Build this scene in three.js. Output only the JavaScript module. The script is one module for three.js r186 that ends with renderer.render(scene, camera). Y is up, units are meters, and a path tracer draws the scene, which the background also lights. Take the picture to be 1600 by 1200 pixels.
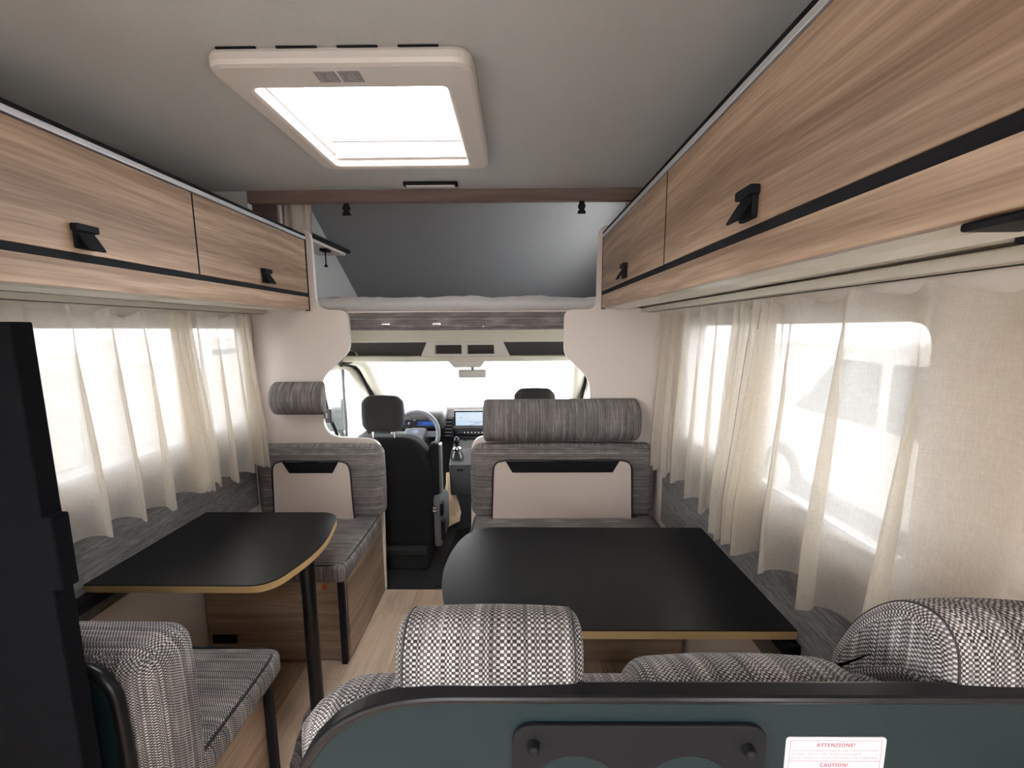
import * as THREE from 'three';
import { mergeVertices, mergeGeometries } from 'three/addons/utils/BufferGeometryUtils.js';
import { RoundedBoxGeometry } from 'three/addons/geometries/RoundedBoxGeometry.js';

// ---------------------------------------------------------------- camera, sky, exposure
const scene = new THREE.Scene();
const camera = new THREE.PerspectiveCamera(2 * Math.atan(600 / 644) * 180 / Math.PI, 4 / 3, 0.02, 200);
camera.rotation.order = 'YXZ';
camera.position.set(0, 1.5, 0);
camera.rotation.set(-7.58 * Math.PI / 180, 0.48 * Math.PI / 180, -0.32 * Math.PI / 180);
scene.background = new THREE.Color().setRGB(0.97, 0.99, 1.03);      // even overcast sky
scene.backgroundIntensity = 8;
const renderer = new THREE.WebGLRenderer({ antialias: true });
renderer.toneMapping = THREE.LinearToneMapping;
renderer.toneMappingExposure = 2.4;
renderer.shadowMap.enabled = true;

// ---------------------------------------------------------------- helpers
const XL = -1.41, XR = 0.77, YC = 2.11, ZR = 2.0, ZP = -2.218;   // inner faces: left and right wall, ceiling, rear wall, cab partition
let seedState = 12345;
const rnd = () => { seedState = (Math.imul(seedState, 1664525) + 1013904223) >>> 0; return seedState / 4294967296; };
const used = new Map();
function numbered(name) { const n = used.get(name) ?? 0; used.set(name, n + 1); return n ? `${name}_${String(n).padStart(3, '0')}` : name; }
function tag(o, label, category, group) { o.userData.label = label; o.userData.category = category; if (group) o.userData.group = group; return o; }
function shade(o) { o.castShadow = true; o.receiveShadow = true; return o; }
function thing(name, label, category, p = [0, 0, 0], turn = 0, group) {
  const o = new THREE.Group(); o.name = numbered(name); o.position.set(...p); o.rotation.y = turn; scene.add(o);
  return tag(o, label, category, group);
}
function part(name, geo, mat, parent, label) {
  const m = shade(new THREE.Mesh(geo, mat)); m.name = name; if (label) m.userData.label = label; parent.add(m); return m;
}
function solo(name, geo, mat, label, category, group) {   // a thing that is one mesh
  const m = shade(new THREE.Mesh(geo, mat)); m.name = numbered(name); scene.add(m); return tag(m, label, category, group);
}
function struct(name, geo, mat, label) {
  const m = geo ? shade(new THREE.Mesh(geo, mat)) : new THREE.Group(); m.name = name; m.userData.kind = 'structure';
  if (label) m.userData.label = label;
  scene.add(m); return m;
}
// uv in metres from the side a face looks to
function metreUV(g, turnGrain) {
  g = g.index ? g.toNonIndexed() : g;
  const p = g.attributes.position, uv = new Float32Array(p.count * 2), a = new THREE.Vector3(), b = new THREE.Vector3(), c = new THREE.Vector3();
  for (let i = 0; i < p.count; i += 3) {
    a.fromBufferAttribute(p, i); b.fromBufferAttribute(p, i + 1); c.fromBufferAttribute(p, i + 2);
    const n = b.clone().sub(a).cross(c.clone().sub(a)), ax = Math.abs(n.x), ay = Math.abs(n.y), az = Math.abs(n.z);
    [a, b, c].forEach((v, k) => {
      let s = ax > ay && ax > az ? [v.z, v.y] : ay > az ? [v.z, v.x] : [v.x, v.y];
      if (turnGrain) s = [s[1], s[0]];
      uv[(i + k) * 2] = s[0]; uv[(i + k) * 2 + 1] = s[1];
    });
  }
  g.setAttribute('uv', new THREE.BufferAttribute(uv, 2));
  return g;
}
// a box given by its limits, edges rounded
function box(x0, x1, y0, y1, z0, z1, r = 0.003, turn = false) {
  const w = Math.abs(x1 - x0), h = Math.abs(y1 - y0), d = Math.abs(z1 - z0);
  const g = new RoundedBoxGeometry(w, h, d, 2, Math.min(r, w / 2.1, h / 2.1, d / 2.1));
  g.translate((x0 + x1) / 2, (y0 + y1) / 2, (z0 + z1) / 2);
  return metreUV(g, turn);
}
// padded cushion: rounded box whose faces swell
function cushion(x0, x1, y0, y1, z0, z1, r, bulge = 0.01, n = 10, turn = false) {
  const h = [(x1 - x0) / 2, (y1 - y0) / 2, (z1 - z0) / 2], k = 5;
  const coords = h.map((H) => {
    const out = [];
    for (let i = 0; i <= k; i++) out.push(-(H - r) - r * Math.tan((Math.PI / 4) * (1 - i / k)));
    for (let i = 1; i < n; i++) out.push(-(H - r) + (2 * (H - r) * i) / n);
    for (let i = 0; i <= k; i++) out.push((H - r) + r * Math.tan((Math.PI / 4) * (i / k)));
    return out;
  });
  const N = coords[0].length - 1, g = new THREE.BoxGeometry(1, 1, 1, N, N, N);
  g.deleteAttribute('uv'); g.deleteAttribute('normal');
  const p = g.attributes.position, v = [0, 0, 0];
  for (let i = 0; i < p.count; i++) {
    const at = [p.getX(i), p.getY(i), p.getZ(i)].map((t, a) => coords[a][Math.round((t + 0.5) * N)]);
    const inner = at.map((t, a) => Math.max(-(h[a] - r), Math.min(h[a] - r, t))), d = at.map((t, a) => t - inner[a]), l = Math.hypot(...d) || 1;
    for (let a = 0; a < 3; a++) {
      const o = [0, 1, 2].filter((q) => q !== a), f = o.reduce((m, q) => m * (1 - (at[q] / (h[q] * 1.001)) ** 2), 1);
      v[a] = inner[a] + (d[a] / l) * (r + bulge * Math.max(0, f));
    }
    p.setXYZ(i, v[0] + (x0 + x1) / 2, v[1] + (y0 + y1) / 2, v[2] + (z0 + z1) / 2);
  }
  const m = mergeVertices(g, 1e-5); m.computeVertexNormals();
  return metreUV(m, turn);
}
// outline (x, y) given as a list, corners rounded by r
function outline(points, r = 0) {
  const s = new THREE.Shape(), n = points.length, R = (i) => points[i][2] ?? r;
  for (let i = 0; i < n; i++) {
    const p = new THREE.Vector2(...points[i].slice(0, 2)), a = new THREE.Vector2(...points[(i + n - 1) % n].slice(0, 2)), b = new THREE.Vector2(...points[(i + 1) % n].slice(0, 2));
    const rr = Math.min(R(i), p.distanceTo(a) / 2.01, p.distanceTo(b) / 2.01);
    const q = p.clone().add(a.sub(p).normalize().multiplyScalar(rr)), e = p.clone().add(b.sub(p).normalize().multiplyScalar(rr));
    if (i) s.lineTo(q.x, q.y); else s.moveTo(q.x, q.y);
    if (rr > 0) s.quadraticCurveTo(p.x, p.y, e.x, e.y);
  }
  s.closePath(); return s;
}
const rect = (x0, x1, y0, y1, r = 0) => outline([[x0, y0], [x1, y0], [x1, y1], [x0, y1]], r);
function slab(shape, depth, bevel = 0, segments = 10) {
  return new THREE.ExtrudeGeometry(shape, { depth: depth - 2 * bevel, bevelEnabled: bevel > 0, bevelThickness: bevel, bevelSize: bevel, bevelOffset: -bevel, bevelSegments: 2, curveSegments: segments }).translate(0, 0, bevel);
}
const alongX = (g, x) => metreUV(g.rotateY(Math.PI / 2).translate(x, 0, 0));     // shape drawn in (-z, y), depth along +x
const lying = (g, y) => metreUV(g.rotateX(Math.PI / 2).translate(0, y, 0));      // shape drawn in (x, z), depth downward from y
const merged = (...list) => mergeGeometries(list.map((g) => { g = g.index ? g.toNonIndexed() : g; for (const k of Object.keys(g.attributes)) if (!['position', 'normal', 'uv'].includes(k)) g.deleteAttribute(k); g.clearGroups?.(); return g; }));
function tube(points, r, closed = false, seg = 0, radial = 8) {
  const c = new THREE.CatmullRomCurve3(points.map((p) => new THREE.Vector3(...p)), closed, 'centripetal');
  return new THREE.TubeGeometry(c, seg || points.length * 6, r, radial, closed);
}
function cyl(r0, r1, y0, y1, x, z, seg = 24) { return new THREE.CylinderGeometry(r1, r0, y1 - y0, seg).translate(x, (y0 + y1) / 2, z); }
// loft of a closed (z, y) profile along x with rounded ends; uv in metres along the roll
function roll(profile, x0, x1, r, steps = 16, sag = 0) {
  const curve = new THREE.CatmullRomCurve3(profile.map(([z, y]) => new THREE.Vector3(0, y, z)), true, 'centripetal'), M = 64, pts = curve.getSpacedPoints(M).slice(0, M);
  const cz = pts.reduce((s, p) => s + p.z, 0) / M, cy = pts.reduce((s, p) => s + p.y, 0) / M, len = curve.getLength();
  const R = [];
  for (let i = 0; i <= 6; i++) { const a = (Math.PI / 2) * (i / 6); R.push([x0 + r * (1 - Math.cos(a)), r * (1 - Math.sin(a)), x0 + r - r * (Math.PI / 2 - a)]); }
  for (let i = 1; i < steps; i++) R.push([x0 + r + ((x1 - x0 - 2 * r) * i) / steps, 0]);
  for (let i = 6; i >= 0; i--) { const a = (Math.PI / 2) * (i / 6); R.push([x1 - r * (1 - Math.cos(a)), r * (1 - Math.sin(a)), x1 - r + r * (Math.PI / 2 - a)]); }
  const pos = [], uv = [], idx = [];
  const nrm = pts.map((p, i) => { const a = pts[(i + M - 1) % M], b = pts[(i + 1) % M]; const n = new THREE.Vector2(b.y - a.y, -(b.z - a.z)).normalize(); const out = (p.z - cz) * n.x + (p.y - cy) * n.y; return out < 0 ? n.negate() : n; });
  for (const [x, inset, u] of R) for (let j = 0; j <= M; j++) {
    const p = pts[j % M], n = nrm[j % M], t = (x - x0) / (x1 - x0), s = sag * 4 * t * (1 - t);
    pos.push(x, p.y - n.y * (inset - s), p.z - n.x * (inset - s)); uv.push(u ?? x, (j / M) * len);
  }
  for (let i = 0; i < R.length - 1; i++) for (let j = 0; j < M; j++) { const a = i * (M + 1) + j, b = a + M + 1; idx.push(a, b, a + 1, b, b + 1, a + 1); }
  for (const end of [0, 1]) {
    const x = end ? x1 : x0, row = end ? (R.length - 1) * (M + 1) : 0, c0 = pos.length / 3;
    pos.push(x, cy, cz); uv.push(cz, cy);
    for (let j = 0; j <= M; j++) { pos.push(pos[(row + j) * 3], pos[(row + j) * 3 + 1], pos[(row + j) * 3 + 2]); uv.push(pos[(row + j) * 3 + 2], pos[(row + j) * 3 + 1]); }
    for (let j = 0; j < M; j++) end ? idx.push(c0, c0 + 2 + j, c0 + 1 + j) : idx.push(c0, c0 + 1 + j, c0 + 2 + j);
  }
  let g = new THREE.BufferGeometry(); g.setAttribute('position', new THREE.Float32BufferAttribute(pos, 3)); g.setAttribute('uv', new THREE.Float32BufferAttribute(uv, 2)); g.setIndex(idx);
  g.computeVertexNormals();
  // make sure faces look outwards
  const nn = g.attributes.normal, pp = g.attributes.position; let s = 0;
  for (let i = 0; i < pp.count; i++) s += nn.getY(i) * (pp.getY(i) - cy) + nn.getZ(i) * (pp.getZ(i) - cz);
  if (s < 0) { const q = g.index.array; for (let i = 0; i < q.length; i += 3) { const t = q[i]; q[i] = q[i + 1]; q[i + 1] = t; } g.computeVertexNormals(); }
  return g;
}

// ---------------------------------------------------------------- textures
const hash = (x, y, s = 0) => { let h = (Math.imul(x, 374761393) + Math.imul(y, 668265263) + Math.imul(s, 2147483647 ^ 0x5bd1e995)) | 0; h = Math.imul(h ^ (h >>> 13), 1274126177); return ((h ^ (h >>> 16)) >>> 0) / 4294967296; };
function noise(x, y, px, py, s) {           // tiling value noise, periods px, py
  const xi = Math.floor(x), yi = Math.floor(y), fx = x - xi, fy = y - yi, u = fx * fx * (3 - 2 * fx), v = fy * fy * (3 - 2 * fy), m = (a, b) => ((a % b) + b) % b;
  const h = (a, b) => hash(m(a, px), m(b, py), s);
  return (h(xi, yi) * (1 - u) + h(xi + 1, yi) * u) * (1 - v) + (h(xi, yi + 1) * (1 - u) + h(xi + 1, yi + 1) * u) * v;
}
function texture(w, h, metres, fn, srgb = true) {
  const d = new Uint8Array(w * h * 4);
  for (let y = 0; y < h; y++) for (let x = 0; x < w; x++) {
    const c = fn(x, y), i = (y * w + x) * 4;
    for (let k = 0; k < 3; k++) d[i + k] = Math.max(0, Math.min(255, Math.round((c.length ? c[k] : c) * 255)));
    d[i + 3] = 255;
  }
  const t = new THREE.DataTexture(d, w, h); t.wrapS = t.wrapT = THREE.RepeatWrapping; t.magFilter = THREE.LinearFilter; t.minFilter = THREE.LinearMipmapLinearFilter;
  t.generateMipmaps = true; t.colorSpace = srgb ? THREE.SRGBColorSpace : THREE.NoColorSpace; t.repeat.set(1 / metres[0], 1 / metres[1]); t.needsUpdate = true; return t;
}
const mix = (a, b, t) => a.map((v, i) => v + (b[i] - v) * t);
// wood: long grain along u, broad cathedral waves
function wood(seed, light, dark, w = 1024, h = 512, m = [1.9, 0.62]) {
  return texture(w, h, m, (x, y) => {
    const u = x / w, v = y / h;
    const warp = noise(u * 4, v * 3, 4, 3, seed) * 0.9 + noise(u * 8, v * 6, 8, 6, seed + 1) * 0.25;
    const band = noise(u * 2, v * 10 + warp * 1.0, 2, 10, seed + 2) * 0.5 + noise(u * 3, v * 30 + warp * 2, 3, 30, seed + 3) * 0.5;
    const fine = noise(u * 14, v * 110 + warp * 4, 14, 110, seed + 4) * 0.5 + noise(u * 30, v * 250, 30, 250, seed + 5) * 0.5;
    const t = Math.min(1, Math.max(0, (band - 0.5) * 1.7 + 0.5)) * 0.48 + fine * 0.52;
    return mix(dark, light, Math.min(1, Math.max(0, (t - 0.5) * 1.35 + 0.5)));
  });
}
// basket weave of pale and black yarns, 4 mm pitch, columns of uneven strength
const WEAVE_M = 0.3, CELLS = 86, weavePx = 1024;
const colW = []; { let s = 0; for (let i = 0; i < CELLS; i++) { const w = 0.6 + hash(i, 7, 3) * 0.9; colW.push(w); s += w; } for (let i = 0; i < CELLS; i++) colW[i] *= weavePx / s; }
const colAt = new Int16Array(weavePx), colIn = new Float32Array(weavePx); { let x = 0; for (let i = 0; i < CELLS; i++) { const e = i === CELLS - 1 ? weavePx : x + colW[i]; for (let q = Math.floor(x); q < Math.ceil(e) && q < weavePx; q++) { colAt[q] = i; colIn[q] = (q - x) / colW[i]; } x = e; } }
function weaveAt(x, y) {
  const i = colAt[x], rows = 98, r = (y / weavePx) * rows, j = Math.floor(r), fy = r - j, fx = colIn[x];
  const strength = hash(i, 11, 5), up = (i + j) % 2 === 0;
  const edge = Math.min(1, Math.min(fx, 1 - fx) * 5 + 0.25) * Math.min(1, Math.min(fy, 1 - fy) * 5 + 0.3);
  const streak = noise((x / weavePx) * 18, (y / weavePx) * 3, 18, 3, 21);
  const rowS = noise(2, (y / weavePx) * 30, 6, 30, 24);
  let l = up ? 0.70 + 0.14 * strength + 0.16 * streak : 0.12 + 0.12 * strength + 0.22 * streak * rowS;
  const cls = hash(i, 17, 6); if (cls < 0.2 && !up) l += 0.13 * (0.5 + streak); if (cls > 0.84 && up) l *= 0.82;
  l += (hash(x >> 1, y >> 1, 9) - 0.5) * 0.12;
  l *= 0.80 + 0.32 * (0.6 * noise((x / weavePx) * 60, (y / weavePx) * 9, 60, 9, 26) + 0.4 * noise((x / weavePx) * 24, (y / weavePx) * 4, 24, 4, 27));
  return [l * (0.62 + 0.38 * edge), edge * (up ? 1 : 0.7)];
}
const weaveMap = texture(weavePx, weavePx, [WEAVE_M, WEAVE_M], (x, y) => { const [l] = weaveAt(x, y); return [l * 0.87, l * 0.83, l * 0.812]; });
const weaveBump = texture(512, 512, [WEAVE_M, WEAVE_M], (x, y) => weaveAt(x * 2, y * 2)[1], false);
// heather fabric of the walls: short dashes along u
function heather(seed, a, b, m = [0.6, 0.4]) {
  return texture(512, 512, m, (x, y) => {
    const u = x / 512, v = y / 512, t = noise(u * 30, v * 170, 30, 170, seed) * 0.55 + noise(u * 9, v * 60, 9, 60, seed + 1) * 0.3 + noise(u * 3, v * 22, 3, 22, seed + 2) * 0.15;
    return mix(a, b, Math.min(1, Math.max(0, (t - 0.5) * 1.8 + 0.5)));
  });
}
const grain = texture(512, 512, [0.12, 0.12], (x, y) => noise(x / 4, y / 4, 128, 128, 61) * 0.6 + noise(x / 2, y / 2, 256, 256, 62) * 0.4, false);
const linenBump = texture(512, 512, [0.2, 0.2], (x, y) => 0.5 * noise(x / 2, y / 12, 256, 42, 71) + 0.5 * noise(x / 12, y / 2, 42, 256, 72), false);
const linenMap = texture(512, 512, [0.25, 0.25], (x, y) => { const t = 0.5 * noise(x / 1.6, y / 18, 320, 28, 73) + 0.5 * noise(x / 18, y / 1.6, 28, 320, 74), l = 0.9 + 0.1 * t; return [l, l * 0.988, l * 0.968]; });
const tread = texture(256, 256, [0.1, 0.1], (x, y) => { const gx = Math.floor(x / 32), gy = Math.floor(y / 32), fx = (x % 32) - 16, fy = (y % 32) - 16, o = (gx + gy) % 2 ? 1 : -1, a = (fx + o * fy) / 1.41, b = (fx - o * fy) / 1.41; return Math.max(0, 1 - (a / 14) ** 2 - (b / 4) ** 2) > 0 ? 1 : 0; }, false);

const std = (o) => new THREE.MeshStandardMaterial(o), phys = (o) => new THREE.MeshPhysicalMaterial(o);
const C = (r, g, b) => new THREE.Color().setRGB(r, g, b);
const M = {
  ceiling: std({ color: C(0.53, 0.535, 0.53), roughness: 0.85, bumpMap: grain, bumpScale: 0.0006 }),
  wall: std({ color: C(0.72, 0.64, 0.575), roughness: 0.6, bumpMap: grain, bumpScale: 0.0002 }),
  cream: std({ color: C(0.74, 0.65, 0.585), roughness: 0.5 }),
  creamEdge: std({ color: C(0.78, 0.74, 0.70), roughness: 0.4 }),
  pocketPanel: std({ color: C(0.69, 0.58, 0.51), roughness: 0.6, bumpMap: grain, bumpScale: 0.0002 }),
  wood: std({ map: wood(1, [0.765, 0.655, 0.557], [0.51, 0.408, 0.327]), roughness: 0.42, bumpMap: grain, bumpScale: 0.0001 }),
  woodBench: std({ map: wood(9, [0.76, 0.665, 0.58], [0.52, 0.44, 0.37]), roughness: 0.5 }),
  woodBeam: std({ map: wood(17, [0.48, 0.40, 0.37], [0.38, 0.31, 0.285]), roughness: 0.5 }),
  black: phys({ color: C(0.007, 0.007, 0.009), roughness: 0.65, specularIntensity: 0.4 }),
  blackGloss: phys({ color: C(0.008, 0.008, 0.009), roughness: 0.3, specularIntensity: 0.6 }),
  blackPanel: phys({ color: C(0.004, 0.004, 0.005), roughness: 0.9, specularIntensity: 0.12 }),
  table: phys({ color: C(0.008, 0.0085, 0.0095), roughness: 0.29, specularIntensity: 0.6 }),
  brass: std({ color: C(0.62, 0.43, 0.20), roughness: 0.4 }),
  aluminium: std({ color: C(0.75, 0.76, 0.78), roughness: 0.35, metalness: 0.6 }),
  fabric: std({ map: weaveMap, roughness: 0.95, bumpMap: weaveBump, bumpScale: 0.0012 }),
  wallFabric: std({ map: heather(31, [0.37, 0.363, 0.355], [0.52, 0.51, 0.50]), roughness: 0.95 }),
  piping: std({ color: C(0.02, 0.02, 0.022), roughness: 0.7 }),
  green: phys({ color: C(0.009, 0.020, 0.0225), roughness: 0.5, specularIntensity: 0.5, bumpMap: grain, bumpScale: 0.0002 }),
  white: std({ color: C(0.80, 0.79, 0.77), roughness: 0.4 }),
  frameWhite: std({ color: C(0.66, 0.61, 0.57), roughness: 0.35 }),
  greyPlastic: std({ color: C(0.22, 0.22, 0.225), roughness: 0.45 }),
  darkPlastic: std({ color: C(0.035, 0.036, 0.038), roughness: 0.5, bumpMap: grain, bumpScale: 0.0003 }),
  headCloth: std({ color: C(0.03, 0.029, 0.028), roughness: 0.9, bumpMap: grain, bumpScale: 0.0004 }),
  seatCloth: phys({ color: C(0.010, 0.010, 0.011), roughness: 0.9, specularIntensity: 0.4, bumpMap: grain, bumpScale: 0.0004 }),
  cabCream: std({ color: C(0.58, 0.555, 0.47), roughness: 0.6 }),
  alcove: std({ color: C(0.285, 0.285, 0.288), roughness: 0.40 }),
  alcoveWall: std({ color: C(0.55, 0.54, 0.52), roughness: 0.7 }),
  mattress: phys({ color: C(0.52, 0.50, 0.485), roughness: 0.35 }),
  sheer: phys({ map: linenMap, color: C(0.99, 0.97, 0.94), roughness: 0.78, transmission: 0.80, thickness: 0, specularIntensity: 0.1, side: THREE.DoubleSide, bumpMap: linenBump, bumpScale: 0.0003 }),
  curtain: std({ color: C(0.84, 0.74, 0.66), roughness: 0.9, side: THREE.DoubleSide }),
  pane: phys({ color: C(0.97, 0.98, 0.98), roughness: 0.02, transmission: 1, thickness: 0 }),
  tinted: phys({ color: C(0.40, 0.405, 0.41), roughness: 0.02, transmission: 1, thickness: 0 }),
  dome: phys({ color: C(0.95, 0.95, 0.95), roughness: 0.2, transmission: 1.0, thickness: 0 }),
  chrome: std({ color: C(0.8, 0.8, 0.82), roughness: 0.12, metalness: 1 }),
  mirrorGlass: std({ color: C(0.028, 0.036, 0.035), roughness: 0.15 }),
  seatTrim: std({ color: C(0.11, 0.112, 0.115), roughness: 0.45 }),
  rubber: std({ color: C(0.009, 0.009, 0.009), roughness: 0.7 }),
  treadPlate: std({ color: C(0.035, 0.035, 0.037), roughness: 0.35, bumpMap: tread, bumpScale: 0.002 }),
  paper: std({ color: C(0.74, 0.56, 0.36), roughness: 0.8, side: THREE.DoubleSide }),
  ground: std({ color: C(0.50, 0.49, 0.47), roughness: 0.95 }),
  soffit: std({ color: C(0.56, 0.51, 0.42), roughness: 0.22 }),
  shaft: std({ color: C(0.40, 0.30, 0.235), roughness: 0.45 }),
  tray: std({ color: C(0.05, 0.045, 0.045), roughness: 0.7 }),
  housing: std({ color: C(0.55, 0.53, 0.49), roughness: 0.5 }),
  greyDark: std({ color: C(0.08, 0.082, 0.085), roughness: 0.5 }),
  wheelGrey: std({ color: C(0.12, 0.13, 0.145), roughness: 0.4 }),
  vanGlass: std({ color: C(0.05, 0.06, 0.07), roughness: 0.1 }),
  paleBlue: std({ color: C(0.45, 0.55, 0.68), roughness: 0.35 }),
  stone: std({ color: C(0.68, 0.66, 0.62), roughness: 0.95, bumpMap: grain, bumpScale: 0.002 }),
};
const floorTones = [[0.86, 0.755, 0.655], [0.835, 0.725, 0.62], [0.88, 0.78, 0.68]].map((c, i) => std({ map: wood(40 + i * 7, c, c.map((v) => v * 0.84), 512, 256, [1.1, 0.5]), roughness: 0.45 }));

// ---------------------------------------------------------------- the setting
// floor of planks
const floor = struct('floor', lying(slab(rect(XL - 0.05, XR + 0.05, -(-ZP) , ZR + 0.05), 0.05), -0.006), M.woodBench, 'pale oak plank floor of the living area');
{
  const w = 0.19, len = 0.62, T = 0.006;
  const variants = [0, 1, 2].map((k) => { const g = new RoundedBoxGeometry(w - 0.0016, T, len - 0.0016, 1, 0.0008); const m = metreUV(g); const uv = m.attributes.uv; for (let i = 0; i < uv.count; i++) uv.setXY(i, uv.getX(i) + k * 0.37, uv.getY(i) + k * 0.21); return m; });
  for (let i = 0; i < 7; i++) for (let j = -1; j < 5; j++) {
    const x = -0.95 + i * w + w / 2, off = (i % 3) * 0.21, z0 = Math.max(ZP, ZP + j * len + off), z1 = Math.min(ZR - 1.0, ZP + (j + 1) * len + off);
    if (z1 - z0 < 0.1) continue;
    const m = part(numbered('plank'), variants[(i * 2 + j + 6) % 3], floorTones[(i * 5 + j * 3 + 9) % 3], floor); m.position.set(x, -0.003, (z0 + z1) / 2); m.scale.z = (z1 - z0) / len;
  }
}
const WIN_Y = [1.015, 1.522];
function sideWall(name, x, depthSign, holes, label) {
  const s = rect(-ZR, 2.26, -0.05, YC + 0.05);
  for (const [z0, z1, y0, y1, r] of holes) s.holes.push(outline([[-z1, y0], [-z0, y0], [-z0, y1], [-z1, y1]], r));
  return struct(name, alongX(slab(s, 0.05), depthSign > 0 ? x : x - 0.05), M.wall, label);
}
sideWall('wall_left', XL, -1, [[-2.16, -1.06, ...WIN_Y, 0.06], [0.2, 1.5, 0.95, 1.75, 0.06]], 'cream left side wall of the living area');
sideWall('wall_right', XR, 1, [[-1.80, -0.745, ...WIN_Y, 0.06], [0.55, 1.05, 1.0, 1.7, 0.05]], 'cream right side wall of the living area');
{
  const s = rect(XL - 0.05, XR + 0.05, -0.05, YC + 0.05); s.holes.push(rect(-0.75, 0.05, 1.1, 1.7, 0.06));
  struct('wall_rear', metreUV(slab(s, 0.05).translate(0, 0, ZR)), M.wall, 'cream rear wall behind the camera');
  const c = rect(XL - 0.05, XR + 0.05, -1.94, ZR + 0.05);
  c.holes.push(rect(-0.64, -0.15, -1.555, -1.06, 0.03)); c.holes.push(rect(-0.5, 0.2, 0.55, 1.25, 0.03));
  struct('ceiling', lying(slab(c, 0.09), YC + 0.09), M.ceiling, 'grey textured ceiling of the living area');
}
// grey heather lining below the windows
struct('trim_1', box(XL, XL + 0.012, 0.56, 0.935, -2.13, -0.3, 0.004), M.wallFabric, 'grey heather fabric lining below the left window');
struct('trim_2', box(XR - 0.012, XR, 0.50, 0.935, -2.06, -0.2, 0.004), M.wallFabric, 'grey heather fabric lining below the right window');
struct('trim_3', box(XL, XL + 0.03, 0.3, 1.0, -2.165, -2.135, 0.008), M.creamEdge, 'white upright strip between lining and partition');

// windows: frame and pane
function sideWindow(name, side, z0, z1, y0, y1, label) {
  const w = struct(name, null, null, label), x = side < 0 ? XL : XR, s = outline([[-z1, y0], [-z0, y0], [-z0, y1], [-z1, y1]], 0.06);
  const f = outline([[-z1 - 0.03, y0 - 0.03], [-z0 + 0.03, y0 - 0.03], [-z0 + 0.03, y1 + 0.03], [-z1 - 0.03, y1 + 0.03]], 0.08); f.holes.push(outline([[-z1 + 0.012, y0 + 0.012], [-z0 - 0.012, y0 + 0.012], [-z0 - 0.012, y1 - 0.012], [-z1 + 0.012, y1 - 0.012]], 0.05));
  part('window_frame', alongX(slab(f, 0.02, 0.003), side < 0 ? x - 0.004 : x - 0.016), M.frameWhite, w);
  const rail = box(x - side * 0.03 - 0.008, x - side * 0.03 + 0.008, y0 + 0.018, y0 + 0.034, z0 + 0.03, z1 - 0.03, 0.004); part('blind_rail', rail, M.aluminium, w);
  part('pane', alongX(slab(s, 0.004), x + side * 0.03), name === 'window_3' ? M.pane : M.tinted, w);
  return w;
}
sideWindow('window_1', -1, -2.16, -1.06, ...WIN_Y, 'left side window behind the sheer curtains');
sideWindow('window_2', 1, -1.80, -0.745, ...WIN_Y, 'right side window behind the sheer curtains');
sideWindow('window_3', -1, 0.2, 1.5, 0.95, 1.75, 'rear left window behind the camera');

// ---------------------------------------------------------------- partition to the cab
function partition(name, pts, label) {
  const g = slab(outline(pts), 0.022, 0.002, 12).translate(0, 0, ZP - 0.022);
  const groups = g.groups.map((q) => ({ ...q })), m = metreUV(g); m.clearGroups(); for (const q of groups) m.addGroup(q.start, q.count, q.materialIndex);
  const o = shade(new THREE.Mesh(m, [M.cream, M.creamEdge])); o.name = name; o.userData.kind = 'structure'; o.userData.label = label; scene.add(o); return o;
}
partition('wall_partition_left', [[XL, 0], [-0.757, 0], [-0.744, 0.90, 0.09], [-1.058, 0.915, 0.10], [-1.062, 1.235, 0.06], [-0.89, 1.392, 0.04], [-0.887, 1.604, 0.05], [-1.055, 1.61, 0.07], [-1.061, 2.022, 0.06], [XL, 2.022]], 'cream cut-out partition left of the passage to the cab');
partition('wall_partition_right', [[XR, 0], [XR, 2.03], [0.432, 2.03, 0.06], [0.43, 1.603, 0.05], [0.261, 1.602, 0.05], [0.260, 1.365, 0.04], [0.40, 1.23, 0.06], [0.42, 0.92, 0.08], [-0.245, 0.915, 0.09], [-0.262, 0.0]].reverse(), 'cream cut-out partition right of the passage to the cab');

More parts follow.
